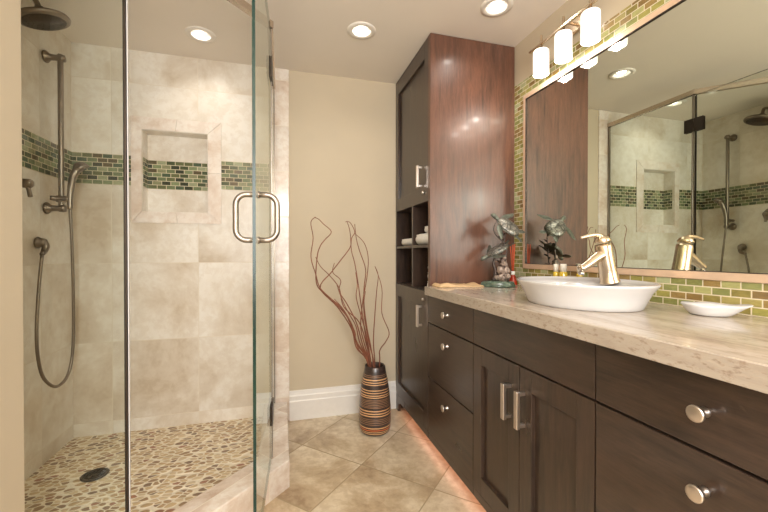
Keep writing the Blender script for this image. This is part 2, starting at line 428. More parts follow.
# left wall nearer the camera, ends in a corner at the shower
struct(bx('wall_left', M['wall_left'], XL-0.1, -0.732, YB-0.1, 1.33, 0, H, 0.004))
NX0, NX1, NZ0, NZ1, ND = -0.812, -0.445, 1.372, 1.868, 0.094
ZB0, ZB1 = 1.525, 1.705
def shower_back():
    mb = MB()
    def panel(x0, x1, z0, z1):
        if z1 <= ZB1+1e-6: mb.mat(M['shower_back'])
        else: mb.mat(M['shower_upper'])
        mb.box(x0, x1, YF, YF+0.1, z0, z1)
    XE = -0.05
    for z0, z1 in ((0, NZ0), (NZ0, ZB0), (ZB0, ZB1), (ZB1, NZ1), (NZ1, H)):
        if NZ0 <= z0 < NZ1-1e-6: panel(XL, NX0, z0, z1); panel(NX1, XE, z0, z1)
        else: panel(XL, XE, z0, z1)
    return mb.build('wall_shower_back')
wsb = struct(shower_back())
struct(bx('wall_shower_edge', M['edge_tile'], -0.05, XT, YF-0.008, YF+0.1, 0, H, 0.003))
# recess of the niche
mb = MB().mat(M['niche_inside'])
mb.box(NX0-0.02, NX1+0.02, YF+ND, YF+ND+0.02, NZ0-0.02, NZ1+0.02)
mb.box(NX0-0.02, NX0+0.003, YF+0.001, YF+ND, NZ0-0.02, NZ1+0.02); mb.box(NX1-0.003, NX1+0.02, YF+0.001, YF+ND, NZ0-0.02, NZ1+0.02)
mb.box(NX0+0.003, NX1-0.003, YF+0.001, YF+ND, NZ0-0.02, NZ0+0.003); mb.box(NX0+0.003, NX1-0.003, YF+0.001, YF+ND, NZ1-0.003, NZ1+0.02)
niche = mb.build('niche_recess', wsb)
# picture-frame border of the niche, mitred corners
def niche_frame():
    bl, br, bb, bt = 0.055, 0.078, 0.068, 0.075; mb = MB().mat(M['niche']); g = 0.0014
    o = [Vector(p) for p in ((NX0-bl, NZ0-bb), (NX1+br, NZ0-bb), (NX1+br, NZ1+bt), (NX0-bl, NZ1+bt))]; i_ = [Vector(p) for p in ((NX0, NZ0), (NX1, NZ0), (NX1, NZ1), (NX0, NZ1))]
    for k in range(4):
        j = (k+1) % 4; dd = (o[j]-o[k]).normalized(); mo_, mi = (o[k]+o[j])/2, (i_[k]+i_[j])/2
        mb.prism([tuple(o[k]+dd*g), tuple(mo_-dd*g*0.7), tuple(mi-dd*g*0.7), tuple(i_[k]+dd*g)], YF-0.007, YF+0.012, axis='Y')
        mb.prism([tuple(mo_+dd*g*0.7), tuple(o[j]-dd*g), tuple(i_[j]-dd*g), tuple(mi+dd*g*0.7)], YF-0.007, YF+0.012, axis='Y')
    return mb.build('niche_border', wsb)
niche_frame()
mo = MB().mat(M['mosaic_back'])
mo.box(XL, NX0-0.054, YF-0.003, YF+0.01, ZB0, ZB1); mo.box(NX1+0.077, -0.05, YF-0.003, YF+0.01, ZB0, ZB1)
mo.box(NX0, NX1, YF+ND-0.003, YF+ND+0.002, ZB0+0.0, ZB1)
mo.mat(M['mosaic_left']); mo.box(NX0+0.001, NX0+0.006, YF+0.014, YF+ND, ZB0, ZB1); mo.box(NX1-0.006, NX1-0.001, YF+0.014, YF+ND, ZB0, ZB1)
mo.build('mosaic_band', wsb)
mb = MB().mat(M['shower_left']).box(XL-0.1, XL, 1.33, YF, 0, ZB1).mat(M['shower_upper_left']).box(XL-0.1, XL, 1.33, YF, ZB1, H)
wsl = struct(mb.build('wall_shower_left'))
MB().mat(M['mosaic_left']).box(XL-0.005, XL+0.003, 1.46, YF-0.003, ZB0, ZB1).build('mosaic_band', wsl)
struct(bx('wall_shower_front', M['shower_upper'], XL, -0.812, 1.33, 1.46, 0, H))
# pebble shower floor and curb
struct(MB().mat(M['pebble']).prism([(XL, 1.46), (-0.515, 1.46), (-0.11, 1.87), (-0.11, YF), (XL, YF)], 0.0, ZS).build('floor_shower'))
curb = [(0.035, YF-0.008), (0.035, 1.812), (-0.447, 1.33), (-0.812, 1.33), (-0.812, 1.465), (-0.515, 1.465), (-0.11, 1.87), (-0.11, YF-0.008)]
struct(MB().mat(M['curb']).prism(curb[::-1], 0.0, 0.13, 0.006).build('trim_1'))
# rear wall with an unseen window added for its light, a closed door beside it
def rear():
    mb = MB().mat(M['wall']); a, b, c, d = -0.65, 0.65, 0.85, 2.05
    mb.box(-0.732, a, YB-0.1, YB, 0, H); mb.box(b, XR, YB-0.1, YB, 0, H); mb.box(a, b, YB-0.1, YB, 0, c); mb.box(a, b, YB-0.1, YB, d, H)
    struct(mb.build('wall_rear'))
    wd = struct(bx('added_window', M['daylight_pane'], a, b, YB-0.06, YB-0.05, c, d))
    f = MB().mat(M['white_paint'])
    for q in ((a, a+0.04, c, d), (b-0.04, b, c, d), (a, b, c, c+0.04), (a, b, d-0.04, d), (-0.015, 0.015, c, d)): f.box(q[0], q[1], YB-0.08, YB-0.03, q[2], q[3], 0.004)
    f.build('added_window_frame', wd)
rear()
# baseboards: stepped profile
BP = [(0, 0), (0.018, 0), (0.018, 0.125), (0.014, 0.133), (0.014, 0.160), (0.010, 0.168), (0.006, 0.192), (0, 0.196)]
struct(MB().mat(M['white_paint']).prism([(YF-d, z) for d, z in BP], XT, XC+0.012, axis='X').build('baseboard_back'))
struct(MB().mat(M['white_paint']).prism([(-0.732+d, z) for d, z in BP], YB, 1.325, axis='Y').build('baseboard_left'))
# mosaic border round the mirror, on the right wall
MY0, MY1, MZ0, MZ1 = -0.25, 1.785, 1.050, 1.985      # mirror glass
mb = MB().mat(M['mosaic_right'])
mb.box(XR-0.004, XR+0.002, MY0-0.1, YC, ZT, 1.033)
mb.box(XR-0.004, XR+0.002, 1.805, YC, 1.033, 2.10)
mb.box(XR-0.004, XR+0.002, MY0-0.1, 1.805, 2.008, 2.10)
struct(mb.build('trim_2'))

# ------------------------------------------------------------------ shower glass and fittings
GX, PY = -0.05, 1.85            # fixed return panel plane, door hinge corner
QX, QY = -0.495, 1.405          # other corner of the door opening
GT = 2.195                      # top of the glass
def glass_slab(name, p0, p1, z0, z1, parent, th=0.010):
    """glass sheet from p0 to p1 with clear faces and green edges"""
    p0, p1 = Vector(p0), Vector(p1); d = (p1-p0).normalized(); nn = Vector((-d.y, d.x))*th/2
    c = [p0-nn, p1-nn, p1+nn, p0+nn]
    mb = MB().mat(M['glass'])
    def q(a, b): mb.quad([(a.x, a.y, z0), (b.x, b.y, z0), (b.x, b.y, z1), (a.x, a.y, z1)])
    q(c[0], c[1]); q(c[2], c[3]); mb.mat(M['glass_edge']); q(c[1], c[2]); q(c[3], c[0])
    mb.quad([(p.x, p.y, z1) for p in c]); mb.quad([(p.x, p.y, z0) for p in c[::-1]])
    bmesh.ops.remove_doubles(mb.bm, verts=mb.bm.verts, dist=1e-6)
    bmesh.ops.recalc_face_normals(mb.bm, faces=mb.bm.faces[:])
    return mb.build(name, parent)

t = thing('shower_glass_panel', 'fixed clear glass shower panel standing between the beige end wall and the hinged door', 'glass panel', (GX, 2.2, 0.13))
glass_slab('glass', (GX, YF-0.012), (GX, PY+0.006), 0.132, GT, t)
bx('edge_post', M['nickel'], GX-0.0075, GX+0.0075, PY+0.004, PY+0.012, 0.131, GT-0.001, 0.001, t)
bx('wall_channel', M['nickel_dark'], GX-0.009, GX+0.009, YF-0.022, YF-0.009, 0.131, GT, 0.001, t)
t = thing('shower_glass_panel', 'fixed glass shower panel at the left in front of the rain shower head', 'glass panel', (-0.66, QY, 0.13))
glass_slab('glass', (-0.81, QY), (QX-0.006, QY), 0.132, GT, t)
MB().mat(M['dark_metal']).box(QX-0.0035, QX+0.003, QY-0.007, QY+0.006, 0.131, GT, 0.001).build('edge_post', t)
MB().mat(M['porcelain']).box(QX+0.0045, QX+0.0075, QY-0.002, QY+0.004, 0.131, GT).build('clear_seal', t)

# header rail over the panels and the opening
t = thing('header_rail', 'brushed metal header rail running along the top of the glass shower enclosure', 'rail', (GX, PY, GT))
def rail(p0, p1, name):
    p0, p1 = Vector(p0), Vector(p1); d = (p1-p0).normalized(); nn = Vector((-d.y, d.x))*0.014
    return MB().mat(M['frame_bronze']).prism([tuple(p0-nn), tuple(p1-nn), tuple(p1+nn), tuple(p0+nn)], GT+0.001, GT+0.034, 0.003).build(name, t)
rail((GX, YF-0.01), (GX, PY-0.004), 'rail_section'); rail((GX+0.006, PY+0.006), (QX-0.006, QY-0.006), 'rail_section'); rail((QX+0.006, QY), (-0.81, QY), 'rail_section')

# the door stands open, swung out towards the camera
FX, FY = -0.083, 1.232
d = thing('shower_door', 'frameless glass shower door swung open with a tubular pull handle', 'door', (GX, PY, 0.14))
dirv = Vector((FX-GX, FY-PY)).normalized(); nrm = Vector((-dirv.y, dirv.x))
if nrm.x < 0: nrm = -nrm
g0 = Vector((GX, PY))+dirv*0.012
glass_slab('glass', tuple(g0), (FX, FY), 0.145, GT-0.006, d)
a_ = Vector((GX, PY))+dirv*0.004; b_ = a_+dirv*0.009; nn_ = nrm*0.004
MB().mat(M['dark_metal']).prism([tuple(a_-nn_), tuple(b_-nn_), tuple(b_+nn_), tuple(a_+nn_)], 0.15, GT-0.01).build('hinge_seal', d)
hc = Vector((FX, FY))-dirv*0.068
def P3(off, z): q = hc+nrm*off; return (q.x, q.y, z)
for sg in (1, -1):
    mb = MB().mat(M['nickel']); z0, z1 = 1.163, 1.315; r = 0.035; L_ = 0.066
    pts = [P3(sg*0.005, z0), P3(sg*(L_-r), z0)]
    for k in range(1, 6): a = k/6*PI/2; pts.append(P3(sg*(L_-r+r*math.sin(a)), z0+r-r*math.cos(a)))
    pts += [P3(sg*L_, z0+r), P3(sg*L_, z1-r)]
    for k in range(1, 6): a = k/6*PI/2; pts.append(P3(sg*(L_-r+r*math.cos(a)), z1-r+r*math.sin(a)))
    pts += [P3(sg*(L_-r), z1), P3(sg*0.005, z1)]
    mb.tube(pts, 0.0095, 16)
    for z in (z0, z1): mb.tube([P3(sg*0.005, z), P3(sg*0.009, z)], 0.0125, 16)
    mb.build('pull_handle', d)
for zc in (1.99, 0.357):
    mb = MB().mat(M['dark_metal'])
    for off in (0.0085, -0.0085):
        a = Vector((GX, PY))+nrm*off; b = a+dirv*0.058; nn = nrm*0.0028
        mb.prism([tuple(a-nn), tuple(b-nn), tuple(b+nn), tuple(a+nn)], zc-0.045, zc+0.045, 0.001)
        mb.box(GX+off-0.0028, GX+off+0.0028, PY+0.004, PY+0.060, zc-0.045, zc+0.045, 0.001)
    h_ = mb.build('hinge', d)
    MB().mat(M['frame_bronze']).lathe([(0.0, zc-0.022), (0.008, zc-0.022), (0.008, zc+0.022), (0.0, zc+0.022)], 16, Matrix.Translation((GX, PY+0.001, 0))).build('hinge_barrel', h_)

# rain shower head on its arm
S = thing('rain_shower_head', 'large round brushed nickel rain shower head on a short wall arm', 'shower head', (XL, 2.03, 2.26))
tilt = Matrix.Translation((-1.043, 2.041, 2.185)) @ Matrix.Rotation(math.radians(-14), 4, 'Y') @ Matrix.Rotation(math.radians(8), 4, 'X')
MB().mat(M['nickel_dark']).lathe([(0.0, -0.012), (0.090, -0.012), (0.098, -0.008), (0.101, 0.0), (0.098, 0.008), (0.075, 0.018), (0.035, 0.030), (0.020, 0.040), (0.016, 0.052), (0.0, 0.054)], 48, tilt).build('head', S)
mb = MB().mat(M['dark_metal']).lathe([(0.0, -0.0135), (0.082, -0.0135), (0.082, -0.0122), (0, -0.0122)], 40, tilt)
for ring, cnt in ((0.022, 6), (0.042, 12), (0.062, 18), (0.077, 24)):
    for k in range(cnt):
        a = 2*PI*k/cnt; mb.ball(tilt @ Vector((ring*math.cos(a), ring*math.sin(a), -0.0135)), 0.0024, n=6)
mb.build('spray_face', S)
MB().mat(M['nickel_dark']).tube([(XL+0.004, 2.03, 2.285), (XL+0.05, 2.034, 2.287), (XL+0.09, 2.037, 2.277), tuple(tilt @ Vector((0, 0, 0.045)))], 0.011, 14, 5).build('arm', S)
MB().mat(M['nickel_dark']).lathe([(0.03, 0), (0.029, 0.004), (0.018, 0.010), (0.012, 0.014)], 24, along((XL+0.001, 2.03, 2.285), (XL+0.1, 2.03, 2.285))).build('wall_flange', S)

# slide bar with hand shower and hose
RX, RY = -1.103, 2.300
S = thing('shower_slide_bar', 'vertical brushed nickel slide bar mounted on the left tiled shower wall', 'slide bar', (RX, RY, 1.34))
MB().mat(M['nickel_dark']).lathe([(0, 1.335), (0.0115, 1.335), (0.0125, 1.34), (0.0125, 2.145), (0.0115, 2.15), (0, 2.15)], 20, Matrix.Translation((RX, RY, 0))).build('bar', S)
for z in (2.13, 1.352):
    MB().mat(M['nickel_dark']).lathe([(0.0, 0), (0.030, 0.0), (0.031, 0.006), (0.026, 0.012), (0.016, 0.022), (0.0145, 0.05), (0.017, 0.058), (0.019, 0.072), (0.017, 0.084), (0, 0.088)], 28, along((XL+0.001, RY-0.004, z), (XL+0.1, RY-0.001, z))).build('wall_mount', S)
mb = MB().mat(M['nickel_dark']).lathe([(0, 0), (0.020, 0.0), (0.022, 0.003), (0.022, 0.030), (0.020, 0.033), (0, 0.033)], 24, Matrix.Translation((RX, RY, 1.385)))
mb.tube([(RX-0.035, RY-0.030, 1.402), (RX+0.004, RY-0.012, 1.402), (RX+0.047, RY-0.030, 1.398)], [0.011, 0.014, 0.012], 14, 4)
sl = mb.build('slider', S)
def hp(p, X):
    k = X/-1.11; return (X, p[0]*k, 1.12+(p[1]-1.12)*k)
S2 = thing('hand_shower', 'brushed nickel hand shower resting in the slide bar holder with its hose hanging below', 'hand shower', hp((2.396, 1.40), -1.055))
hpts = [hp((2.396, 1.36), -1.055), hp((2.396, 1.409), -1.055), hp((2.405, 1.475), -1.053), hp((2.43, 1.545), -1.048), hp((2.472, 1.590), -1.035), hp((2.52, 1.615), -1.02)]
MB().mat(M['nickel_dark']).tube(hpts, [0.011, 0.013, 0.015, 0.017, 0.019, 0.020], 16, 5).build('handle', S2)
e = Vector(hpts[-1]); f_ = Vector(hpts[-1])+Vector((0.06, 0.022, -0.028))
hd = along(e+Vector((-0.012, -0.004, 0.018)), e+Vector((0.020, 0.012, -0.055)))
MB().mat(M['nickel_dark']).lathe([(0, -0.008), (0.016, -0.006), (0.028, 0.004), (0.036, 0.018), (0.038, 0.026), (0.035, 0.031), (0, 0.032)], 28, hd).build('head', S2)
HS = [((2.149, 1.110), -1.125), ((2.132, 1.015), -1.125), ((2.116, 0.898), -1.125), ((2.104, 0.759), -1.12), ((2.110, 0.640), -1.115), ((2.142, 0.534), -1.11), ((2.205, 0.465), -1.10), ((2.272, 0.435), -1.09), ((2.346, 0.450), -1.08), ((2.395, 0.515), -1.075), ((2.420, 0.639), -1.07), ((2.424, 0.860), -1.065), ((2.417, 1.082), -1.06), ((2.404, 1.274), -1.056), ((2.396, 1.362), -1.055)]
MB().mat(M['nickel_dark']).tube([hp(p, X) for p, X in HS], 0.0072, 12, 5).build('hose', S2)
oy, oz = 2.222, 1.172
S3 = thing('hose_outlet', 'small round nickel wall elbow feeding the shower hose', 'wall elbow', (XL, oy, oz))
MB().mat(M['nickel_dark']).lathe([(0, 0), (0.028, 0), (0.029, 0.006), (0.024, 0.012), (0.020, 0.028), (0.018, 0.036), (0, 0.040)], 26, along((XL+0.001, oy, oz), (XL+0.1, oy, oz))).build('flange', S3)
MB().mat(M['nickel_dark']).tube([(XL+0.028, oy, oz), (XL+0.036, oy, oz-0.018), (XL+0.032, oy-0.006, oz-0.045), hp((2.149, 1.115), -1.125)], [0.016, 0.016, 0.013, 0.0095], 16, 4).build('elbow', S3)
vy, vz = 2.030, 1.434
S4 = thing('shower_valve', 'brushed nickel shower valve with a short lever on the left tiled wall', 'valve', (XL, vy, vz))
MB().mat(M['nickel_dark']).lathe([(0, 0), (0.055, 0), (0.055, 0.004), (0.045, 0.009), (0.022, 0.013), (0.019, 0.045), (0.021, 0.052), (0.020, 0.078), (0.014, 0.085), (0, 0.087)], 32, along((XL+0.001, vy, vz), (XL+0.1, vy, vz))).build('valve_body', S4)
MB().mat(M['nickel_dark']).tube([(XL+0.066, vy, vz-0.005), (XL+0.072, vy, vz-0.030), (XL+0.080, vy-0.004, vz-0.060)], [0.011, 0.008, 0.009], 12, 4).build('lever', S4)

# floor drain
dr = thing('shower_drain', 'round dark metal drain set in the pebble shower floor', 'drain', (-0.872, 2.085, ZS))
T0 = Matrix.Translation((-0.872, 2.085, ZS))
MB().mat(M['drain']).lathe([(0.042, 0.0), (0.056, 0.0), (0.058, 0.003), (0.054, 0.005), (0.044, 0.005), (0.042, 0.003)], 36, T0, cap=False).build('rim', dr)
mb = MB().mat(M['drain']); mb.lathe([(0, 0.0005), (0.045, 0.0005), (0.045, 0.0028), (0, 0.0028)], 32, T0)
for k in range(12):
    a = 2*PI*k/12
    for rr in (0.016, 0.031): mb.box(-0.003, 0.003, -0.006, 0.006, 0.0028, 0.0045, 0.0005, T0 @ Matrix.Rotation(a, 4, 'Z') @ Matrix.Translation((rr, 0, 0)))
mb.build('grate', dr)

# ------------------------------------------------------------------ recessed lights
LAB = ['recessed ceiling light above the shower, seen through the shower opening', 'recessed ceiling light over the open floor near the twig vase', 'recessed ceiling light beside the tall cabinet near the top edge']
for (lx, ly), lab, en in zip(LIGHTS, LAB, (7, 9, 9)):
    t = thing('recessed_light', lab, 'ceiling light', (lx, ly, H), 'recessed lights in the ceiling')
    T = Matrix.Translation((lx, ly, H))
    MB().mat(M['can_white']).lathe([(0.047, 0.001), (0.047, -0.003), (0.062, -0.006), (0.077, -0.004), (0.079, 0.0), (0.079, 0.0005), (0.047, 0.001)], 40, T, cap=False).build('trim_ring', t)
    MB().mat(M['can_white']).lathe([(0.048, 0.0), (0.044, 0.03), (0.040, 0.07), (0.0, 0.071)], 32, T, cap=False).build('reflector', t)
    MB().mat(M['bulb']).lathe([(0.0, 0.030), (0.026, 0.032), (0.034, 0.040), (0.036, 0.055), (0.030, 0.069), (0, 0.0695)], 28, T).build('bulb', t)
    o = lamp('recessed_lamp', 'SPOT', (0, 0, 0.026), (0, 0, 0), en, (1.0, 0.93, 0.84), spot_size=math.radians(150), spot_blend=0.8, shadow_soft_size=0.03)
    o.parent = t

# ------------------------------------------------------------------ mirror
t = thing('wall_mirror', 'large wall mirror in a thin bronze frame over the vanity', 'mirror', (XR, 0.8, MZ0))
MZ0 = 1.060
bx('mirror_glass', M['mirror'], XR-0.005, XR-0.001, MY0+0.001, MY1, MZ0, MZ1, 0, t)
mb = MB().mat(M['frame_peach'])
mb.box(XR-0.011, XR-0.0005, MY0, MY1+0.020, MZ0-0.027, MZ0, 0.003)
mb.box(XR-0.011, XR-0.0005, MY0, MY1+0.020, MZ1, MZ1+0.024, 0.003)
mb.box(XR-0.011, XR-0.0005, MY1, MY1+0.020, MZ0-0.001, MZ1+0.001, 0.003)
mb.box(XR-0.011, XR-0.0005, MY0-0.02, MY0, MZ0-0.027, MZ1+0.024, 0.003)
mb.mat(M['dark_bronze'])
mb.box(XR-0.0115, XR-0.006, MY0, MY1, MZ1-0.003, MZ1, 0.0005); mb.box(XR-0.0115, XR-0.006, MY1-0.003, MY1, MZ0, MZ1, 0.0005); mb.box(XR-0.0115, XR-0.006, MY0, MY1, MZ0, MZ0+0.002, 0.0005)
mb.build('frame', t)

# ------------------------------------------------------------------ vanity light: three opal cylinders on a bar
FXL = XR-0.076
t = thing('vanity_light', 'wall light bar with three lit white glass cylinders above the mirror', 'wall light', (XR, 1.40, 2.15))
MB().mat(M['champagne']).box(FXL-0.007, FXL+0.007, 1.180, 1.662, 2.163, 2.173, 0.002).build('bar', t)
bp = MB().mat(M['champagne']).box(XR-0.018, XR-0.001, 1.368, 1.478, 2.145, 2.225, 0.006)
bp.build('back_plate', t)
MB().mat(M['champagne']).tube([(XR-0.015, 1.423, 2.185), (XR-0.045, 1.423, 2.188), (FXL, 1.423, 2.173)], 0.007, 12, 4).build('bracket', t)
for ly in (1.574, 1.423, 1.268):
    T = Matrix.Translation((FXL, ly, 0))
    sh = MB().mat(M['shade']).lathe([(0.012, 2.134), (0.034, 2.134), (0.037, 2.130), (0.038, 2.120), (0.038, 2.014), (0.0365, 2.012), (0.035, 2.014), (0.035, 2.122), (0.032, 2.128), (0.012, 2.129)], 36, T, cap=False).build('glass_shade', t)
    MB().mat(M['bulb']).lathe([(0, 2.022), (0.018, 2.026), (0.024, 2.042), (0.023, 2.060), (0.014, 2.085), (0.012, 2.125), (0, 2.125)], 20, T).build('bulb', sh)
    MB().mat(M['champagne']).lathe([(0, 2.130), (0.020, 2.130), (0.020, 2.138), (0.007, 2.143), (0.006, 2.208), (0.004, 2.212), (0, 2.212)], 20, T).build('shade_holder', t)
    o = lamp('vanity_lamp', 'POINT', (FXL-XR, ly-1.40, 2.015-2.15), (0, 0, 0), 2.2, (1.0, 0.92, 0.82), shadow_soft_size=0.02); o.parent = t

# ------------------------------------------------------------------ cabinets
def door(parent, y0, y1, z0, z1, handle_y, handle_z, st=0.062, rl=0.072):
    """shaker door on the XC plane, between y0 and y1"""
    g = 0.0018; y0 += g; y1 -= g; z0 += g; z1 -= g
    mb = MB().mat(M['wood'])
    mb.box(XC, XC+0.020, y0, y0+st, z0, z1, 0.0012); mb.box(XC, XC+0.020, y1-st, y1, z0, z1, 0.0012)
    mb.box(XC, XC+0.020, y0+st, y1-st, z0, z0+rl, 0.0012); mb.box(XC, XC+0.020, y0+st, y1-st, z1-rl, z1, 0.0012)
    o = mb.build('door', parent)
    bx('door_panel', M['wood'], XC+0.0150, XC+0.0195, y0+st-0.002, y1-st+0.002, z0+rl-0.002, z1-rl+0.002, 0, o)
    pull(o, handle_y, handle_z)
    return o
def pull(parent, y, z, L=0.128):
    mb = MB().mat(M['knob'])
    mb.box(XC-0.036, XC-0.022, y-0.0095, y+0.0095, z-L/2, z+L/2, 0.002)
    mb.box(XC-0.024, XC, y-0.007, y+0.007, z-L/2+0.004, z-L/2+0.016, 0.001); mb.box(XC-0.024, XC, y-0.007, y+0.007, z+L/2-0.016, z+L/2-0.004, 0.001)
    h = mb.build('handle', parent); h['label'] = 'flat satin nickel pull'
def knob(parent, y, z):
    MB().mat(M['knob']).lathe([(0, 0), (0.009, 0), (0.010, 0.002), (0.0065, 0.006), (0.0055, 0.014), (0.008, 0.020), (0.0155, 0.024), (0.0165, 0.027), (0.0160, 0.0305), (0.0135, 0.0315), (0, 0.0310)], 28, along((XC, y, z), (XC-0.1, y, z))).build('knob', parent)
def drawer(parent, y0, y1, z0, z1, ky, kz):
    g = 0.0018
    o = bx('drawer', M['wood_y'], XC, XC+0.020, y0+g, y1-g, z0+g, z1-g, 0.0015, parent)
    knob(o, ky, kz); return o
ZK = 0.890
def carcass(parent, y0, y1):
    mb = MB().mat(M['wood_dark']).box(XC+0.0205, XR-0.001, y0+0.0005, y1-0.0005, 0.075, ZK-0.001, 0.001)
    mb.mat(M['wood_y']).box(XC+0.002, XC+0.0205, y0+0.0005, y1-0.0005, 0.075, 0.112, 0.001).mat(M['wood_dark'])
    mb.build('carcass', parent)
    bx('toe_kick', M['wood_y'], XC+0.085, XR-0.002, y0+0.0005, y1-0.0005, 0.001, 0.0745, 0, parent)
def drawer_unit(y0, y1, label):
    t = thing('drawer_cabinet', label, 'cabinet', (XC+0.02, (y0+y1)/2, 0), 'vanity cabinets')
    carcass(t, y0, y1); ym = (y0+y1)/2
    drawer(t, y0, y1, 0.732, 0.884, ym, 0.811); drawer(t, y0, y1, 0.428, 0.729, ym, 0.656); drawer(t, y0, y1, 0.113, 0.425, ym, 0.350)
    return t
drawer_unit(1.4195, 1.9245, 'dark wood drawer cabinet with three round knobs next to the tall cabinet')
drawer_unit(0.258, 0.7805, 'dark wood drawer cabinet at the right edge of the photo, nearest the camera')
t = thing('sink_cabinet', 'dark wood cabinet with two shaker doors below the white sink', 'cabinet', (XC+0.02, 1.10, 0), 'vanity cabinets')
carcass(t, 0.7815, 1.4185)
bx('false_front', M['wood_y'], XC, XC+0.020, 0.7835, 1.4165, 0.7335, 0.882, 0.0015, t)
door(t, 0.7815, 1.1005, 0.113, 0.729, 1.074, 0.589); door(t, 1.1005, 1.4185, 0.113, 0.729, 1.152, 0.589)

# tall linen cabinet
t = thing('linen_cabinet', 'tall reddish brown linen cabinet with two doors and open cubbies, reaching the ceiling', 'cabinet', (XC+0.02, 2.2, 0))
TY0, TY1, TC0, TC1 = YC, YF-0.002, 0.908, 1.414
TZ = H-0.004
bx('side_panel', M['wood_side'], XC-0.001, XR-0.0045, TY0, TY0+0.032, ZT-0.045, TZ, 0.0015, t)
mb = MB().mat(M['wood']).box(XC+0.001, XR-0.002, TY1-0.019, TY1, 0.001, TZ, 0.001)
mb.build('far_side_panel', t)
MB().mat(M['wood_dark']).box(XC+0.0205, XR-0.002, TY0+0.0325, TY1-0.0195, TC1, TZ, 0.001).build('upper_box', t)
mb = MB().mat(M['wood_dark'])
mb.box(XC+0.0205, XR-0.002, TY0+0.0325, TY1-0.0195, 0.075, TC0, 0.001); mb.mat(M['wood_y']).box(XC+0.002, XC+0.0205, TY0+0.0325, TY1-0.0195, 0.075, 0.112, 0.001)
mb.build('lower_box', t)
bx('top_rail', M['wood_y'], XC, XC+0.0205, TY0+0.0325, TY1-0.001, TZ-0.012, TZ, 0.001, t)
bx('toe_kick', M['wood_y'], XC+0.085, XR-0.003, TY0+0.033, TY1-0.02, 0.001, 0.0745, 0, t)
mb = MB().mat(M['wood_dark']).box(XC+0.30, XC+0.306, TY0+0.0325, TY1-0.0195, TC0, TC1)
mb.build('cubby_back', t)
mb = MB().mat(M['wood'])
mb.box(XC+0.001, XC+0.30, 2.182, 2.198, TC0+0.001, TC1-0.001, 0.001); mb.build('divider', t)
mb = MB().mat(M['wood_y']).box(XC+0.003, XC+0.299, TY0+0.033, 2.1815, 1.152, 1.168, 0.001).box(XC+0.003, XC+0.299, 2.1985, TY1-0.0195, 1.152, 1.168, 0.001)
mb.build('shelf', t)
for z0, z1, hz, kz in ((TC1-0.002, TZ-0.012, 1.566, 1.467), (0.113, TC0-0.004, 0.752, 0.854)):
    dd = door(t, TY0+0.032, TY1, z0, z1, 2.020, hz, st=0.060, rl=0.085)
    MB().mat(M['knob']).lathe([(0, 0), (0.009, 0), (0.009, 0.012), (0.007, 0.015), (0, 0.016)], 20, along((XC, 1.985, kz), (XC-0.1, 1.985, kz))).build('lock', dd)
# bracket foot at the far front corner
MB().mat(M['wood']).prism([(TY1, 0.001), (TY1, 0.113), (TY1-0.20, 0.113), (TY1-0.20, 0.075), (TY1-0.105, 0.072), (TY1-0.072, 0.055), (TY1-0.062, 0.001)], XC, XC+0.019, axis='X').build('bracket_foot', t)

# orange led strip under the cabinets
t = thing('led_strip', 'glowing orange light strip under the vanity toe space', 'light strip', (XC+0.05, 1.4, 0.07))
MB().mat(M['led']).box(XC+0.052, XC+0.062, 0.32, TY1-0.03, 0.0685, 0.0742).build('strip', t)
o = lamp('toe_glow', 'AREA', (0.007, 0.0, -0.003), (0, 0, 0), 0.5, (1.0, 0.42, 0.28), shape='RECTANGLE', size=0.03, size_y=2.1); o.parent = t

# counter top
t = thing('countertop', 'polished beige limestone countertop with a rough front edge', 'countertop', (1.05, 1.1, ZK))
bx('slab', M['counter'], 0.763, XR-0.0045, 0.225, YC-0.0012, ZK, ZT, 0.0015, t)
bx('front_edge', M['counter_edge'], 0.759, 0.7635, 0.225, YC-0.0012, ZK+0.001, ZT-0.0015, 0.0012, t)

# ------------------------------------------------------------------ sink and faucet
def ring_mesh(rings, cx, cy, z0, a, b, n=72):
    bm = bmesh.new(); R = []
    for s_, z, dx in rings:
        R.append([bm.verts.new((cx+dx+b*s_*math.cos(2*PI*i/n), cy+a*s_*math.sin(2*PI*i/n), z0+z)) for i in range(n)])
    for p, q in zip(R, R[1:]):
        for i in range(n): bm.faces.new((p[i], p[(i+1) % n], q[(i+1) % n], q[i]))
    bm.faces.new(R[0][::-1]); bm.faces.new(R[-1]); bmesh.ops.recalc_face_normals(bm, faces=bm.faces[:])
    return bm
SX, SY = 1.04, 1.088
t = thing('vessel_sink', 'oval white porcelain vessel sink on the counter below the mirror', 'sink', (SX, SY, ZT))
mb = MB().mat(M['porcelain'])
rings = [(0.80, 0.0, 0), (0.815, 0.003, 0), (0.835, 0.012, 0), (0.87, 0.032, 0), (0.925, 0.056, 0), (0.985, 0.074, 0), (1.0, 0.079, 0), (1.0, 0.082, 0), (0.99, 0.084, 0), (0.975, 0.083, 0), (0.965, 0.081, 0),
         (0.86, 0.074, -0.012), (0.78, 0.068, -0.024), (0.74, 0.060, -0.028), (0.66, 0.040, -0.028), (0.54, 0.024, -0.028), (0.36, 0.017, -0.028), (0.10, 0.014, -0.028)]
mb._merge(ring_mesh(rings, SX, SY, ZT+0.0005, 0.25, 0.20), True); mb.build('bowl', t)
MB().mat(M['chrome']).lathe([(0, 0), (0.022, 0), (0.022, 0.002), (0.014, 0.004), (0, 0.003)], 24, Matrix.Translation((SX-0.028, SY, ZT+0.0145))).build('drain', t)

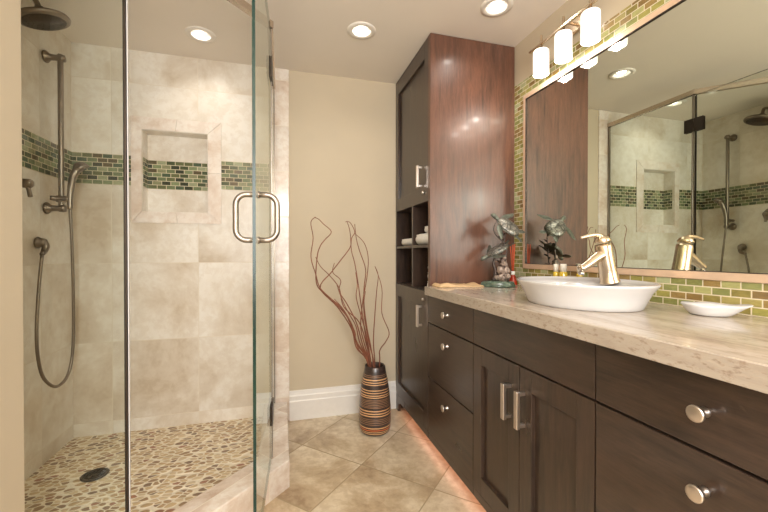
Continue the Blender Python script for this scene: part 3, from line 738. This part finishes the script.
t = thing('faucet', 'single lever champagne nickel faucet on the rear rim of the white sink', 'faucet', (1.156, 1.076, 1.008))
FXB, FYB = 1.158, 1.076
mb = MB().mat(M['champagne'])
mb.lathe([(0.0, 0.0), (0.034, 0.0), (0.034, 0.004), (0.031, 0.010), (0.029, 0.05), (0.028, 0.10), (0.0285, 0.135), (0.027, 0.143), (0, 0.146)], 36, along((FXB, FYB, 1.012), (1.126, FYB+0.001, 1.156)))
mb.build('body', t)
mb = MB().mat(M['champagne']).tube([(1.130, FYB, 1.118), (1.098, FYB, 1.104), (1.060, FYB, 1.080), (1.026, FYB, 1.062)], [0.024, 0.019, 0.015, 0.0125], 18, 4)
sp = mb.build('spout', t)
MB().mat(M['chrome']).lathe([(0, 0), (0.010, 0), (0.010, 0.010), (0, 0.010)], 18, along((1.032, FYB, 1.052), (1.026, FYB, 1.020))).build('aerator', sp)
mb = MB().mat(M['champagne']).lathe([(0, 0), (0.026, 0.0), (0.028, 0.006), (0.022, 0.018), (0.010, 0.026), (0, 0.027)], 28, along((1.125, FYB, 1.160), (1.119, FYB, 1.19)))
for k in range(1): mb.tube([(1.130, FYB, 1.176), (1.105, FYB, 1.185), (1.068, FYB, 1.183), (1.028, FYB, 1.174)], [0.008, 0.0085, 0.0075, 0.0045], 12, 5)
mb.build('lever', t)

# ------------------------------------------------------------------ things on the counter
def leaf(mb, p0, p1, wd, th, nrm, bend=0.0, n=9, root=0.35):
    """flat tapering flipper or leaf from p0 to p1"""
    p0, p1, nrm = Vector(p0), Vector(p1), Vector(nrm).normalized()
    d = p1-p0; side = d.cross(nrm).normalized(); nrm = side.cross(d).normalized()
    bm = bmesh.new(); R = []
    for i in range(n):
        u = i/(n-1); wv = wd*(root+(1-root)*math.sin(min(1, u*1.6)*PI/2))*(1-u**2.2)**0.7+wd*0.02
        c = p0+d*u+side*bend*math.sin(u*PI/2)**2+nrm*0.0
        R.append([bm.verts.new(c+side*wv*math.cos(a)+nrm*th*(1-0.6*u)*math.sin(a)) for a in [2*PI*j/10 for j in range(10)]])
    for a, b in zip(R, R[1:]):
        for j in range(10): bm.faces.new((a[j], a[(j+1) % 10], b[(j+1) % 10], b[j]))
    bm.faces.new(R[0][::-1]); bm.faces.new(R[-1]); bmesh.ops.recalc_face_normals(bm, faces=bm.faces[:])
    mb._merge(bm, True)
TCX, TCY = 1.132, 1.762
rv = Vector((0.842, -0.540, 0)); fw = Vector((0.540, 0.842, 0))   # across and away, seen from the room
def TP(s, z, d=0.0): return Vector((TCX, TCY, z))+rv*s+fw*d
def zz(y): return ZT+(286.5-y)/180
def ss(x): return (x-497)/188
sc = thing('turtle_sculpture', 'sculpture of two swimming sea turtles on a green oval base', 'sculpture', (TCX, TCY, ZT))
mx = Matrix.Translation((TCX, TCY, ZT+0.0005)) @ Matrix.Rotation(math.atan2(rv.y, rv.x), 4, 'Z')
MB().mat(M['patina_base']).lathe([(0, 0), (0.95, 0), (1.0, 0.004), (0.99, 0.011), (0.93, 0.014), (0.94, 0.018), (0.90, 0.026), (0.80, 0.031), (0, 0.033)], 48, mx, sx=0.095, sy=0.062).build('base', sc)
def turtle(center, head, up, L, name):
    c = Vector(center); h = (Vector(head)-c).normalized(); up = Vector(up); up = (up-h*up.dot(h)).normalized(); sd = h.cross(up)
    R = Matrix((h, sd, up)).transposed().to_4x4()
    mb = MB().mat(M['bronze_green'])
    T = Matrix.Translation(c) @ R
    b = bmesh.new(); bmesh.ops.create_uvsphere(b, u_segments=24, v_segments=14, radius=1)
    for v in b.verts:
        x, y, z = v.co; wv = 0.36*(1-0.25*x if x < 0 else 1-0.08*x); v.co = Vector((x*L*0.48, y*L*wv, z*L*(0.07)-0.012*L))
    bmesh.ops.transform(b, matrix=T, verts=b.verts); mb._merge(b, True)
    mb.tube([T @ Vector((L*0.42, 0, 0)), T @ Vector((L*0.55, 0, L*0.02)), T @ Vector((L*0.66, 0, L*0.03)), T @ Vector((L*0.74, 0, 0.0))], [L*0.06, L*0.075, L*0.085, L*0.035], 12, 4)
    W = lambda a, b_, c_: T @ Vector((a*L, b_*L, c_*L))
    for sg in (1, -1):
        leaf(mb, W(0.30, sg*0.24, -0.02), W(0.18, sg*0.86, 0.10*sg), L*0.135, L*0.024, T.to_3x3() @ Vector((0.1, 0, 1)), bend=L*0.16*sg)
        leaf(mb, W(-0.38, sg*0.16, -0.02), W(-0.66, sg*0.36, 0.02), L*0.105, L*0.02, T.to_3x3() @ Vector((0, 0, 1)))
    body = mb.build(name, sc)
    mb = MB().mat(M['silver_shell'])
    b = bmesh.new(); bmesh.ops.create_uvsphere(b, u_segments=28, v_segments=16, radius=1)
    for v in b.verts:
        x, y, z = v.co; wv = 0.35*(1-0.30*x if x < 0 else 1-0.05*x); ridge = 1+0.10*math.exp(-(y/0.18)**2); v.co = Vector((x*L*0.46, y*L*wv, (max(z, 0)*L*0.17*ridge)+0.0005))
    bmesh.ops.transform(b, matrix=T, verts=b.verts); mb._merge(b, True); mb.build('shell', body)
turtle(TP(ss(507), zz(228), -0.005), TP(ss(495), zz(219.5), -0.02), TP(0.6, zz(228)+1.0, -0.8)-TP(0, zz(228)), 0.150, 'turtle')
turtle(TP(ss(497), zz(251), 0.02), TP(ss(484), zz(259), 0.005), TP(-0.5, zz(228)+0.9, -0.35)-TP(0, zz(228)), 0.140, 'turtle')
mb = MB().mat(M['coral'])
for s_, y_, r_, d_ in ((502, 277, 0.022, 0), (505, 271, 0.020, 0.006), (500, 270, 0.018, -0.004), (503, 263.5, 0.017, 0.002), (507, 276, 0.014, -0.01), (497, 277.5, 0.014, -0.006), (504, 258, 0.010, 0.0)):
    b = bmesh.new(); bmesh.ops.create_icosphere(b, subdivisions=3, radius=r_)
    for v in b.verts:
        q = v.co*260; v.co *= 1+0.55*mnoise.noise(q*0.45+Vector((s_, y_, 0)))+0.25*mnoise.noise(q*1.1)
        v.co.z *= 1.15; v.co += TP(ss(s_), zz(y_), d_)
    mb._merge(b, True)
mb.build('coral_rock', sc)
mb = MB().mat(M['dark_bronze'])
mb.tube([TP(ss(493), zz(281)), TP(ss(495), zz(272), 0.01), TP(ss(493), zz(264), 0.015), TP(ss(496), zz(254), 0.018)], [0.012, 0.010, 0.008, 0.006], 10, 4)
mb.tube([TP(ss(504), zz(262)), TP(ss(506), zz(252), 0.0), TP(ss(503), zz(243), 0.0), TP(ss(506), zz(232), 0.0)], [0.005, 0.004, 0.0035, 0.003], 8, 4)
mb.tube([TP(ss(504), zz(243)), TP(ss(497), zz(238), -0.005), TP(ss(493), zz(231), -0.01), TP(ss(495), zz(224), -0.01)], [0.003, 0.0025, 0.0025, 0.002], 8, 4)
for k in range(9):
    a = TP(ss(501+random.uniform(-8, 10)), zz(278), random.uniform(-0.01, 0.04)); b = a+Vector((random.uniform(-.02, .02), random.uniform(-.02, .02), random.uniform(0.02, 0.05)))
    leaf(mb, a, b, 0.006, 0.002, (random.random(), random.random(), 0.2))
mb.tube([TP(0.0, zz(280), 0.03), TP(0.02, zz(258), 0.045), TP(0.025, zz(238), 0.05), TP(0.03, zz(222), 0.045)], [0.004, 0.003, 0.0025, 0.0015], 8, 4)
for k in range(14):
    a = TP(0.015+0.001*k, zz(266-3*k), 0.047); an = k*2.4; b = a+Vector((math.cos(an)*0.022, math.sin(an)*0.022, 0.014))
    leaf(mb, a, b, 0.0065, 0.0015, (math.sin(an), -math.cos(an), 0.6))
mb.build('stem', sc)

# reed diffuser behind the sculpture
dx_, dy_ = 1.275, 1.830
t = thing('reed_diffuser', 'red glass reed diffuser with orange reeds behind the turtle sculpture', 'diffuser', (dx_, dy_, ZT))
T = Matrix.Translation((dx_, dy_, ZT+0.0005))
MB().mat(M['red_glass']).lathe([(0, 0), (0.024, 0), (0.026, 0.004), (0.024, 0.020), (0.015, 0.045), (0.009, 0.060), (0.009, 0.075), (0, 0.075)], 24, T).build('bottle', t)
MB().mat(M['cap']).lathe([(0.0095, 0.058), (0.0115, 0.059), (0.0115, 0.078), (0.0095, 0.079)], 20, T, cap=False).build('collar', t)
for a, b in ((-0.016, 0.004), (-0.006, -0.008), (0.004, 0.010), (0.012, -0.004), (0.018, 0.008), (-0.011, 0.012)):
    MB().mat(M['reed']).tube([(dx_+a*0.05, dy_+b*0.05, ZT+0.04), (dx_+a*0.9, dy_+b*1.2, ZT+0.235)], 0.0017, 8).build('reed', t)

# little lotion bottles behind the sink
def bottle(x, y, r, h, lab):
    t = thing('toiletry_bottle', lab, 'bottle', (x, y, ZT), 'toiletry bottles behind the sink')
    T = Matrix.Translation((x, y, ZT+0.0005))
    MB().mat(M['yellow']).lathe([(0, 0), (r*0.95, 0), (r, 0.003), (r, h*0.68), (r*0.85, h*0.72), (0, h*0.72)], 24, T).build('body', t)
    MB().mat(M['cap']).lathe([(0, h*0.725), (r*0.8, h*0.725), (r*0.82, h*0.98), (r*0.7, h), (0, h)], 24, T).build('cap', t)
bottle(1.262, 1.472, 0.0135, 0.130, 'small yellow bottle with white cap behind the sink, left one of three')
bottle(1.262, 1.424, 0.0175, 0.132, 'larger yellow bottle with white cap behind the sink, middle of three')
bottle(1.285, 1.352, 0.0130, 0.126, 'small yellow bottle nearest the faucet spout, right one of three')

# leaf shaped dish
DX, DY = 1.210, 0.785
t = thing('soap_dish', 'small white leaf shaped ceramic dish on the counter right of the sink', 'dish', (DX, DY, ZT))
def dish():
    bm = bmesh.new(); n = 48; R = []
    for s_, z in ((0.62, 0.0), (0.68, 0.002), (0.82, 0.013), (0.93, 0.024), (1.0, 0.030), (0.985, 0.032), (0.88, 0.025), (0.72, 0.013), (0.50, 0.0055), (0.2, 0.0045)):
        ring = []
        for i in range(n):
            a = 2*PI*i/n; tip = max(0, math.cos(a))**7*0.42; wv = 1+tip*s_**3
            x = 0.066*s_*wv*math.cos(a); y = 0.050*s_*math.sin(a)*(1+0.10*math.cos(3*a)*s_**2)
            ring.append(bm.verts.new((x, y, z+0.006*tip*s_**4/0.42+0.0015*math.sin(5*a)*s_**4)))
        R.append(ring)
    for p, q in zip(R, R[1:]):
        for i in range(n): bm.faces.new((p[i], p[(i+1) % n], q[(i+1) % n], q[i]))
    bm.faces.new(R[0][::-1]); bm.faces.new(R[-1]); bmesh.ops.recalc_face_normals(bm, faces=bm.faces[:])
    bmesh.ops.transform(bm, matrix=Matrix.Translation((DX, DY, ZT+0.0015)) @ Matrix.Rotation(math.radians(-62), 4, 'Z'), verts=bm.verts)
    return bm
mb = MB().mat(M['porcelain']); mb._merge(dish(), True); mb.build('dish_bowl', t)

# folded tan cloth by the tall cabinet
mb = MB().mat(M['tan_cloth'])
def cloth():
    bm = bmesh.new(); nx, ny = 30, 12; G = {}
    for i in range(nx+1):
        for j in range(ny+1):
            u, v = i/nx, j/ny
            x = 0.800+u*0.26; y = 1.775+v*0.112+0.010*math.sin(u*5)
            z = 0.011+0.005*math.sin(u*7+v*2)+0.004*math.sin(u*13-v*5)+(0.004 if u < 0.55+0.2*v else 0)
            ed = min(u, 1-u, v*0.6, (1-v)*0.6); z *= min(1, 0.45+ed*9)
            G[i, j] = (bm.verts.new((x, y, ZT+z)), bm.verts.new((x, y, ZT+0.0008)))
    for i in range(nx):
        for j in range(ny):
            for k in (0, 1):
                q = (G[i, j][k], G[i+1, j][k], G[i+1, j+1][k], G[i, j+1][k]); bm.faces.new(q if k == 0 else q[::-1])
    bd = [(i, 0) for i in range(nx)]+[(nx, j) for j in range(ny)]+[(i, ny) for i in range(nx, 0, -1)]+[(0, j) for j in range(ny, 0, -1)]
    for a, b in zip(bd, bd[1:]+bd[:1]): bm.faces.new((G[a][1], G[b][1], G[b][0], G[a][0]))
    bmesh.ops.recalc_face_normals(bm, faces=bm.faces[:]); return bm
mb._merge(cloth(), True)
tag(mb.build('folded_cloth'), 'folded tan cloth lying flat on the counter against the tall cabinet', 'cloth')

# ------------------------------------------------------------------ towels in the cubbies
def towel(y0, y1, x, z, r, lab, sq=0.95):
    """a rolled towel lying along the shelf from y0 to y1"""
    L_ = y1-y0; mb = MB().mat(M['towel'])
    prof = [(0, 0.004), (r*0.55, 0.0), (r*0.85, 0.003), (r, 0.014), (r*1.02, L_*0.3), (r*0.98, L_*0.6), (r, L_-0.014), (r*0.85, L_-0.003), (r*0.55, L_), (0, L_-0.004)]
    mx = Matrix.Translation((x, y0, z+r*sq+0.0005)) @ Matrix.Rotation(-PI/2, 4, 'X')
    mb.lathe(prof, 28, mx, sx=1.0, sy=sq)
    pts = [(x+rr*math.cos(a), y1-0.002, z+r*sq+rr*sq*math.sin(a)) for a, rr in ((k*0.42, r*0.08+r*0.78*k/45) for k in range(46))]
    mb.tube(pts, 0.0028, 6); pts = [(p[0], y0+0.002, p[2]) for p in pts]; mb.tube(pts, 0.0028, 6)
    mb.tube([(x-r*0.72, y0+0.008, z+r*sq+r*0.70), (x-r*0.73, (y0+y1)/2, z+r*sq+r*0.71), (x-r*0.72, y1-0.008, z+r*sq+r*0.70)], 0.004, 8, 3)
    return tag(mb.build('rolled_towel'), lab, 'towel', 'white rolled towels in the cubbies')
SZ = 1.1685
towel(2.212, 2.470, XC+0.045, SZ, 0.0265, 'small white rolled towel in the far upper cubby of the tall cabinet')
towel(1.932, 2.174, XC+0.050, SZ, 0.0375, 'thickest white rolled towel lying on the near upper cubby shelf')
towel(1.930, 2.070, XC+0.052, SZ+0.0725, 0.021, 'small white rolled towel stacked on top of the thickest rolled towel')
towel(1.930, 1.985, XC+0.040, TC0+0.002, 0.027, 'short white rolled towel at the bottom of the near lower cubby')
towel(1.930, 1.982, XC+0.040, TC0+0.055, 0.026, 'short white rolled towel in the near lower cubby, second from the bottom')
towel(1.930, 1.980, XC+0.040, TC0+0.106, 0.025, 'short white rolled towel topmost of the near lower cubby stack')

# ------------------------------------------------------------------ vase and twigs
VX, VY = 0.566, 2.245
def vase_mat():
    n = NT('striped_vase'); o = n.sep(n.coord())
    z = n.math('DIVIDE', o[2], 0.415)
    z = n.math('ADD', z, n.math('MULTIPLY', n.math('SUBTRACT', n.noise(n.coord(), 9, 2), 0.5), 0.02))
    def rampz(lst, wd, col):
        st = [(0.0, (0,0,0,1))]
        for c in sorted(lst): st += [(c-wd/2, col), (c+wd/2, (0,0,0,1))]
        return n.ramp(z, st, 'CONSTANT')
    a = rampz([0.045, 0.075, 0.135, 0.310, 0.346, 0.385, 0.577, 0.605, 0.640, 0.675, 0.755, 0.785, 0.822], 0.013, (1,1,1,1))
    b = rampz([0.19, 0.215, 0.24, 0.265, 0.43, 0.452, 0.474, 0.498, 0.52, 0.542, 0.86, 0.885], 0.008, (1,1,1,1))
    c = rampz([0.103], 0.016, (1,1,1,1))
    dark = n.ramp(n.noise(n.mapping(n.coord(), scale=(1, 1, 6)), 20, 4), [(0.3, srgb(42,32,30)), (0.7, srgb(74,58,52))])
    col = n.mix(a, dark, srgb(214,168,120)); col = n.mix(n.math('MULTIPLY', b, 0.7), col, srgb(176,134,100)); col = n.mix(c, col, srgb(196,98,44))
    n.setp(col, 0.28, coat=0.2); return n.m
M['vase'] = vase_mat()
t = thing('floor_vase', 'tall dark striped vase on the floor against the beige wall', 'vase', (VX, VY, 0))
MB().mat(M['vase']).lathe([(0, 0.001), (0.078, 0.001), (0.088, 0.008), (0.098, 0.035), (0.101, 0.085), (0.099, 0.16), (0.092, 0.25), (0.080, 0.33), (0.068, 0.385), (0.064, 0.412), (0.060, 0.417), (0.056, 0.412), (0.060, 0.36), (0.07, 0.28), (0.07, 0.10), (0, 0.09)], 48, Matrix.Translation((VX, VY, 0))).build('vase_body', t)
TW = [
 [(0.515, 0.422), (0.446, 0.573), (0.436, 0.632), (0.387, 0.731), (0.301, 0.831), (0.225, 0.909), (0.198, 0.994), (0.17, 1.097), (0.183, 1.209), (0.17, 1.303), (0.198, 1.337)],
 [(0.515, 0.432), (0.455, 0.553), (0.406, 0.692), (0.348, 0.791), (0.244, 0.88), (0.201, 0.947), (0.207, 1.097), (0.226, 1.163), (0.254, 1.201), (0.292, 1.249), (0.245, 1.295), (0.217, 1.323), (0.19, 1.335)],
 [(0.50, 0.434), (0.446, 0.535), (0.416, 0.653), (0.329, 0.791), (0.225, 0.909), (0.291, 1.002), (0.358, 1.087), (0.407, 1.154), (0.417, 1.212), (0.436, 1.251), (0.407, 1.308), (0.378, 1.311)],
 [(0.535, 0.43), (0.495, 0.668), (0.475, 0.805), (0.456, 0.941), (0.436, 1.058), (0.416, 1.135), (0.407, 1.25), (0.387, 1.317)],
 [(0.555, 0.429), (0.525, 0.568), (0.495, 0.746), (0.495, 0.902), (0.505, 1.018), (0.466, 1.135), (0.446, 1.212), (0.436, 1.299)],
 [(0.529, 0.431), (0.515, 0.491), (0.475, 0.649), (0.485, 0.805), (0.515, 0.979), (0.521, 1.096), (0.495, 1.184), (0.436, 1.241)],
 [(0.565, 0.428), (0.555, 0.566), (0.565, 0.743), (0.576, 0.88), (0.586, 0.978), (0.565, 1.037)],
 [(0.60, 0.425), (0.596, 0.505), (0.637, 0.561), (0.657, 0.619), (0.61, 0.741), (0.61, 0.899), (0.565, 1.037)],
 [(0.545, 0.43), (0.515, 0.53), (0.465, 0.689), (0.368, 0.79), (0.339, 0.906), (0.282, 0.983), (0.226, 1.04), (0.198, 1.097)],
 [(0.51, 0.433), (0.485, 0.551), (0.446, 0.69), (0.387, 0.808), (0.339, 0.887), (0.349, 0.953), (0.301, 1.002), (0.31, 1.059)],
 [(0.541, 0.43), (0.509, 0.608), (0.477, 0.727), (0.446, 0.845), (0.452, 0.922), (0.442, 1.0)],
 [(0.521, 0.432), (0.465, 0.572), (0.442, 0.671), (0.387, 0.77), (0.345, 0.867), (0.326, 0.925)],
 [(0.549, 0.429), (0.535, 0.548), (0.515, 0.647), (0.495, 0.804), (0.505, 0.882)],
 [(0.515, 0.433), (0.465, 0.514), (0.43, 0.613), (0.422, 0.672), (0.368, 0.771), (0.31, 0.84)],
]
TL = {0: 'longest twig in the striped vase, curling at the far left tip', 2: 'twig that bends right and crosses the others halfway up', 3: 'tall twig with a hooked top standing in the middle of the vase bunch', 6: 'nearly straight twig right of the bunch in the vase', 7: 'rightmost twig in the vase, bowing out towards the cabinet'}
for i, pts in enumerate(TW):
    dep = (-0.030, -0.012, 0.008, 0.022, -0.02, 0.030, 0.0, 0.016, 0.034, -0.026, 0.012, 0.026, -0.034, 0.002)[i]
    P = [(VX+(pts[0][0]-VX)*0.35, VY+dep*0.35, 0.115)]
    for k, (x, z) in enumerate(pts):
        y = 2.24+dep*(0.7+2.0*k/len(pts))
        # stay inside the mouth where the twig leaves the vase
        if k == 0: x = VX+max(-0.042, min(0.040, x-VX)); z = 0.42; y = VY+dep*0.7
        s_ = y/2.24; P.append((x*s_ if k else x, y, 1.12+(z-1.12)*s_ if k else z))
    k = len(P); R = [0.0046-0.0026*j/(k-1) for j in range(k)]
    tag(MB().mat(M['twig']).tube(P, R, 7, 5).build('curly_twig'), TL.get(i, 'thin curly red brown twig bundled with others in the striped vase'), 'twig', 'curly twigs in the striped vase')
